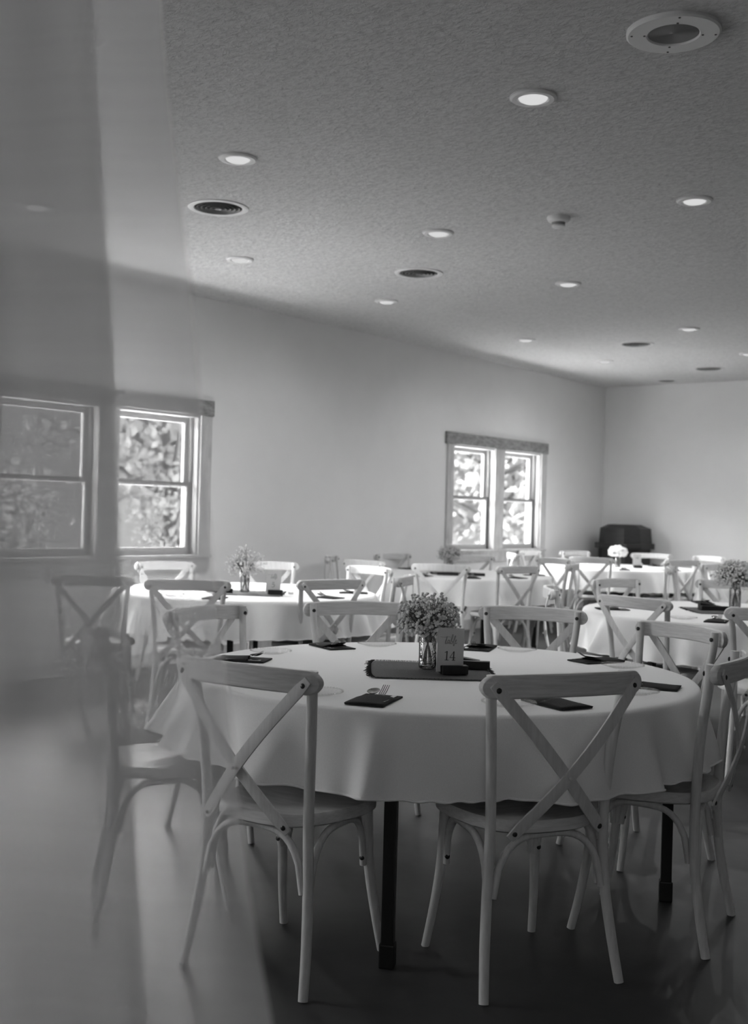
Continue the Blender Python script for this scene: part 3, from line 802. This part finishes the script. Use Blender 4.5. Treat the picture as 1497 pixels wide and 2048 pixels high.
def card(loc, rz, num, lab, group='table number cards', lean=-0.10):
    r = thing('table_number_card', lab, 'card', loc, rz, group)
    MB().box((0.005, -0.002, 0.0150), (0.096, 0.026, 0.030)).build('holder', M['black'], r, 0, 0.003)
    c = MB().box((0, 0, 0.0765), (0.094, 0.0022, 0.150)).build('card', M['card'], r, 0)
    c.location = (-0.010, -0.013, 0.006); c.rotation_euler = (lean, 0.035, 0)
    mb = MB(); script_table(mb, -0.017, 0.098, 0.0125); mb.build('script_lettering', M['ink_pale'], c, 0)
    if num:
        mb = MB(); digits(mb, num, -0.022 if len(num) == 2 else -0.011, 0.041, 0.031); mb.build('number', M['ink'], c, 0)
    # holder groove lip in front of the card
    MB().box((0.008, -0.0215, 0.0150), (0.090, 0.012, 0.030)).build('holder_front', M['black'], r, 0, 0.002)
    return r
card((4.868, 3.252, ZT + 0.005), R(48), '14', 'white number card reading table 14 in its black block')
card((2.02, 5.40, ZT + 0.004), R(40), '5', 'pale number card reading table 5 in its black block')
card((4.62, 7.02, ZT + 0.004), R(38), '', 'number card on the right table, cut by the picture edge')
card((1.50, 11.88, ZT + 0.004), R(38), '', 'tiny pale number card on the corner table beside pale flowers')

# frayed grey centre cloth
def centre_cloth(corner, ex, ey, lab, seed=3):
    rnd = random.Random(seed)
    ex, ey = Vector(ex), Vector(ey); c0 = Vector(corner)
    n = 26
    vs, fs = [], []
    for j in range(n):
        for i in range(n):
            u, v = i / (n - 1), j / (n - 1)
            round_ = 0.035 * ((2 * v - 1) ** 4) * (1 - u) ** 6
            p = c0 + ex * (u + round_) + ey * v
            ridge = 0.004 * math.exp(-((v - 0.55 - 0.25 * (u - 0.4)) / 0.05) ** 2) * math.exp(-((u - 0.45) / 0.25) ** 2)
            vs.append((p.x, p.y, ZT + 0.0025 + ridge + 0.0008 * math.sin(9 * u + 7 * v)))
    for j in range(n - 1): fs += [(j * n + i, j * n + i + 1, (j + 1) * n + i + 1, (j + 1) * n + i) for i in range(n - 1)]
    o = MB().add(vs, fs).build('centre_cloth', M['runner'], None, 60)
    m = o.modifiers.new('cloth_thickness', 'SOLIDIFY'); m.thickness = 0.0015; m.offset = -1
    tag(o, lab, 'table runner', 'grey centre cloths')
    fb = MB()
    def thread(p, d, L):
        q = p + d * L + Vector((rnd.uniform(-1, 1), rnd.uniform(-1, 1), 0)) * L * 0.5
        fb.tube([Vector((p.x, p.y, ZT + 0.004)), Vector((p.x + d.x * L * 0.5, p.y + d.y * L * 0.5, ZT + 0.006)), Vector((q.x, q.y, ZT + 0.003))], 0.0011, 3, False)
    exn, eyn = ex.normalized(), ey.normalized()
    for k in range(110):
        v = k / 109; round_ = 0.035 * ((2 * v - 1) ** 4)
        thread(c0 + ex * round_ + ey * v, -exn, rnd.uniform(0.010, 0.020)); thread(c0 + ex + ey * v, exn, rnd.uniform(0.006, 0.014))
    for k in range(120):
        u = k / 119
        thread(c0 + ex * u, -eyn, rnd.uniform(0.002, 0.010)); thread(c0 + ex * u + ey, eyn, rnd.uniform(0.002, 0.010))
    tag(fb.build('frayed_edge', M['fray'], o, 0), kind='stuff')
    return o
centre_cloth((4.462, 3.320, 0), (0.33, 0.252, 0), (0.268, -0.338, 0), 'grey frayed cloth under the jar and card of table 14')
centre_cloth((4.15, 6.86, 0), (0.33, 0.252, 0), (0.268, -0.338, 0), 'grey frayed cloth under the black block of the right table', 5)
centre_cloth((1.55, 5.40, 0), (0.33, 0.252, 0), (0.268, -0.338, 0), 'grey frayed cloth on the table by the curtained window, under its jar', 6)
centre_cloth((0.85, 8.80, 0), (0.33, 0.252, 0), (0.268, -0.338, 0), 'grey frayed cloth on the middle table', 7)

def black_block(x, y, rz, L, lab, wedge=True):
    r = thing('black_block', lab, 'block', (x, y, ZT + 0.005), rz, 'black blocks on the tables')
    MB().box((0, 0, 0.0135), (L, 0.03, 0.027)).build('bar', M['black'], r, 0, 0.0015)
    if wedge:
        MB().add([(-L / 2, 0.017, 0), (L * 0.30, 0.017, 0), (L * 0.30, 0.05, 0), (-L / 2, 0.07, 0), (-L / 2, 0.017, 0.046), (L * 0.30, 0.017, 0.026), (L * 0.30, 0.05, 0.026), (-L / 2, 0.07, 0.046)],
                 [(0, 3, 2, 1), (4, 5, 6, 7), (0, 1, 5, 4), (1, 2, 6, 5), (2, 3, 7, 6), (3, 0, 4, 7)]).build('wedge', M['black'], r, 0, 0.002)
    return r
black_block(4.82, 3.405, R(32), 0.18, 'slim black block lying behind the table 14 card')
black_block(4.40, 6.80, R(38), 0.17, 'slim black block on the right table')
black_block(1.72, 5.20, R(38), 0.17, 'slim black block at the foot of the table 5 jar', False)
black_block(1.30, 8.42, R(38), 0.19, 'slim black block at left on the middle table', False)
black_block(1.48, 8.58, R(38), 0.19, 'slim black block at right on the middle table', False)
vt = thing('votive_cup', 'small clear candle cup to the right of the table 5 card', 'candle cup', (2.10, 5.47, ZT + 0.002))
MB().lathe([(0.0005, 0), (0.018, 0), (0.021, 0.004), (0.024, 0.045), (0.0225, 0.045), (0.0195, 0.006), (0.0005, 0.004)], 24).build('cup', M['plate'], vt)
MB().lathe([(0.0005, 0.0045), (0.018, 0.0045), (0.018, 0.02), (0.0005, 0.021)], 20).build('candle', M['white_wood'], vt)

# ------------------------------------------------------------------ dark cabinet in the corner
cb = thing('dark_cabinet', 'dark faceted wooden cabinet with moulded ledge standing in the far corner', 'cabinet', (0.47, 13.62, 0), R(0))
def octo(w, d, c): return [(-w + c, -d), (w - c, -d), (w, -d + c), (w, d), (-w, d), (-w, -d + c)]
MB().prism(octo(0.28, 0.24, 0.12), 0.0, 0.90).build('body', M['cabinet'], cb, 0, 0.004)
MB().prism(octo(0.325, 0.275, 0.13), 0.90, 0.975).build('ledge', M['cabinet'], cb, 0, 0.012)
vs = []
for s, z in ((1.0, 0.975), (0.955, 1.165)):
    vs += [(x * s, y * s, z) for x, y in octo(0.295, 0.25, 0.16)]
vs += [(x * 0.62, y * 0.62, 1.215) for x, y in octo(0.295, 0.25, 0.16)]
n = 6
fs = [(i * n + k, i * n + (k + 1) % n, (i + 1) * n + (k + 1) % n, (i + 1) * n + k) for i in range(2) for k in range(n)] + [tuple(reversed(range(n))), tuple(2 * n + k for k in range(n))]
MB().add(vs, fs).build('hood', M['cabinet'], cb, 0, 0.004)
for s in (-1, 1):
    MB().box((s * 0.085, -0.2435, 0.46), (0.15, 0.006, 0.70)).build('door_panel', M['cabinet'], cb, 0, 0.002)

# ------------------------------------------------------------------ sheer curtains hanging close to the camera
def px(x, y, d):
    """room point seen at pixel (x, y) at distance d along the view; used to measure where the cloth hangs"""
    a, b = (x - W_ / 2) / F * d, (H_ / 2 - y) / F * d
    return Vector((CX0, 0, CAMH)) + TW * d + right * a + up * b
def curtain(name, label, d, edge, length, m, amp, wl, seed, zmin=0.01, zmax=HC - 0.05):
    rnd = random.Random(seed)
    pts = [px(x, y, d) for x, y in edge]
    zs = [p.z for p in pts]; ls = [(p - Vector((CX0, 0, 0))).dot(RW) for p in pts]
    def edge_at(z):
        if z >= zs[0]: return ls[0] - 0.02 * min(1, (z - zs[0]))
        if z <= zs[-1]: return ls[-1] + 0.10 * (zs[-1] - z) * 0.6
        for i in range(len(zs) - 1):
            if zs[i] >= z >= zs[i + 1]:
                t = (zs[i] - z) / (zs[i] - zs[i + 1]); return ls[i] + (ls[i + 1] - ls[i]) * t
    nz, nu = 60, 220
    ph = [rnd.uniform(0, 2 * PI) for _ in range(4)]
    vs, fs = [], []
    for j in range(nz + 1):
        z = zmax + (zmin - zmax) * j / nz
        e = edge_at(z); flare = 0.6 + 0.6 * j / nz
        for i in range(nu + 1):
            u = i / nu * length
            dep = amp * flare * (math.sin(2 * PI * u / wl + ph[0] + 0.5 * z) + 0.5 * math.sin(2 * PI * u / (wl * 0.47) + ph[1] - 0.4 * z)) + 0.12 * u
            lat = e - u * (0.92 + 0.04 * math.sin(z * 1.3))
            p = Vector((CX0, 0, 0)) + RW * lat + TW * (d + dep * min(1, u / 0.02 + 0.3))
            vs.append((p.x, p.y, z))
    for j in range(nz): fs += [(j * (nu + 1) + i, j * (nu + 1) + i + 1, (j + 1) * (nu + 1) + i + 1, (j + 1) * (nu + 1) + i) for i in range(nu)]
    # narrow folded hem along the free edge
    o = MB().add(vs, fs).build(name, m, None, 70)
    return tag(o, label, 'curtain', 'sheer curtains')
curtain('sheer_curtain', 'thin sheer curtain panel, its slanting free edge reaching farthest into the room', 0.86,
        [(325, -60), (327, 80), (345, 250), (385, 590), (424, 1100), (470, 1500), (500, 1800), (545, 2048), (560, 2120)], 0.85, M['sheer'], 0.005, 0.16, 1)
curtain('sheer_curtain', 'denser doubled sheer curtain panel along the left edge of the picture', 0.97,
        [(186, -60), (192, 120), (205, 350), (228, 700), (236, 1060), (262, 1400), (270, 1650), (285, 1900), (295, 2120)], 0.85, M['sheer_dense'], 0.007, 0.11, 2)
tr_ = thing('curtain_track', 'white curtain track on the ceiling above the sheer curtains', 'curtain rail', (0, 0, 0))
a, b = px(600, 1024, 0.92), px(-1400, 1024, 1.0)
a.z = b.z = HC - 0.02
MB().tube([a, b], 0.016, 10).build('rail', M['vent_metal'], tr_)
for t in (0.1, 0.5, 0.9):
    p = a.lerp(b, t); MB().span((p.x - 0.02, p.y - 0.02, HC - 0.025), (p.x + 0.02, p.y + 0.02, HC)).build('bracket', M['vent_metal'], tr_, 0)
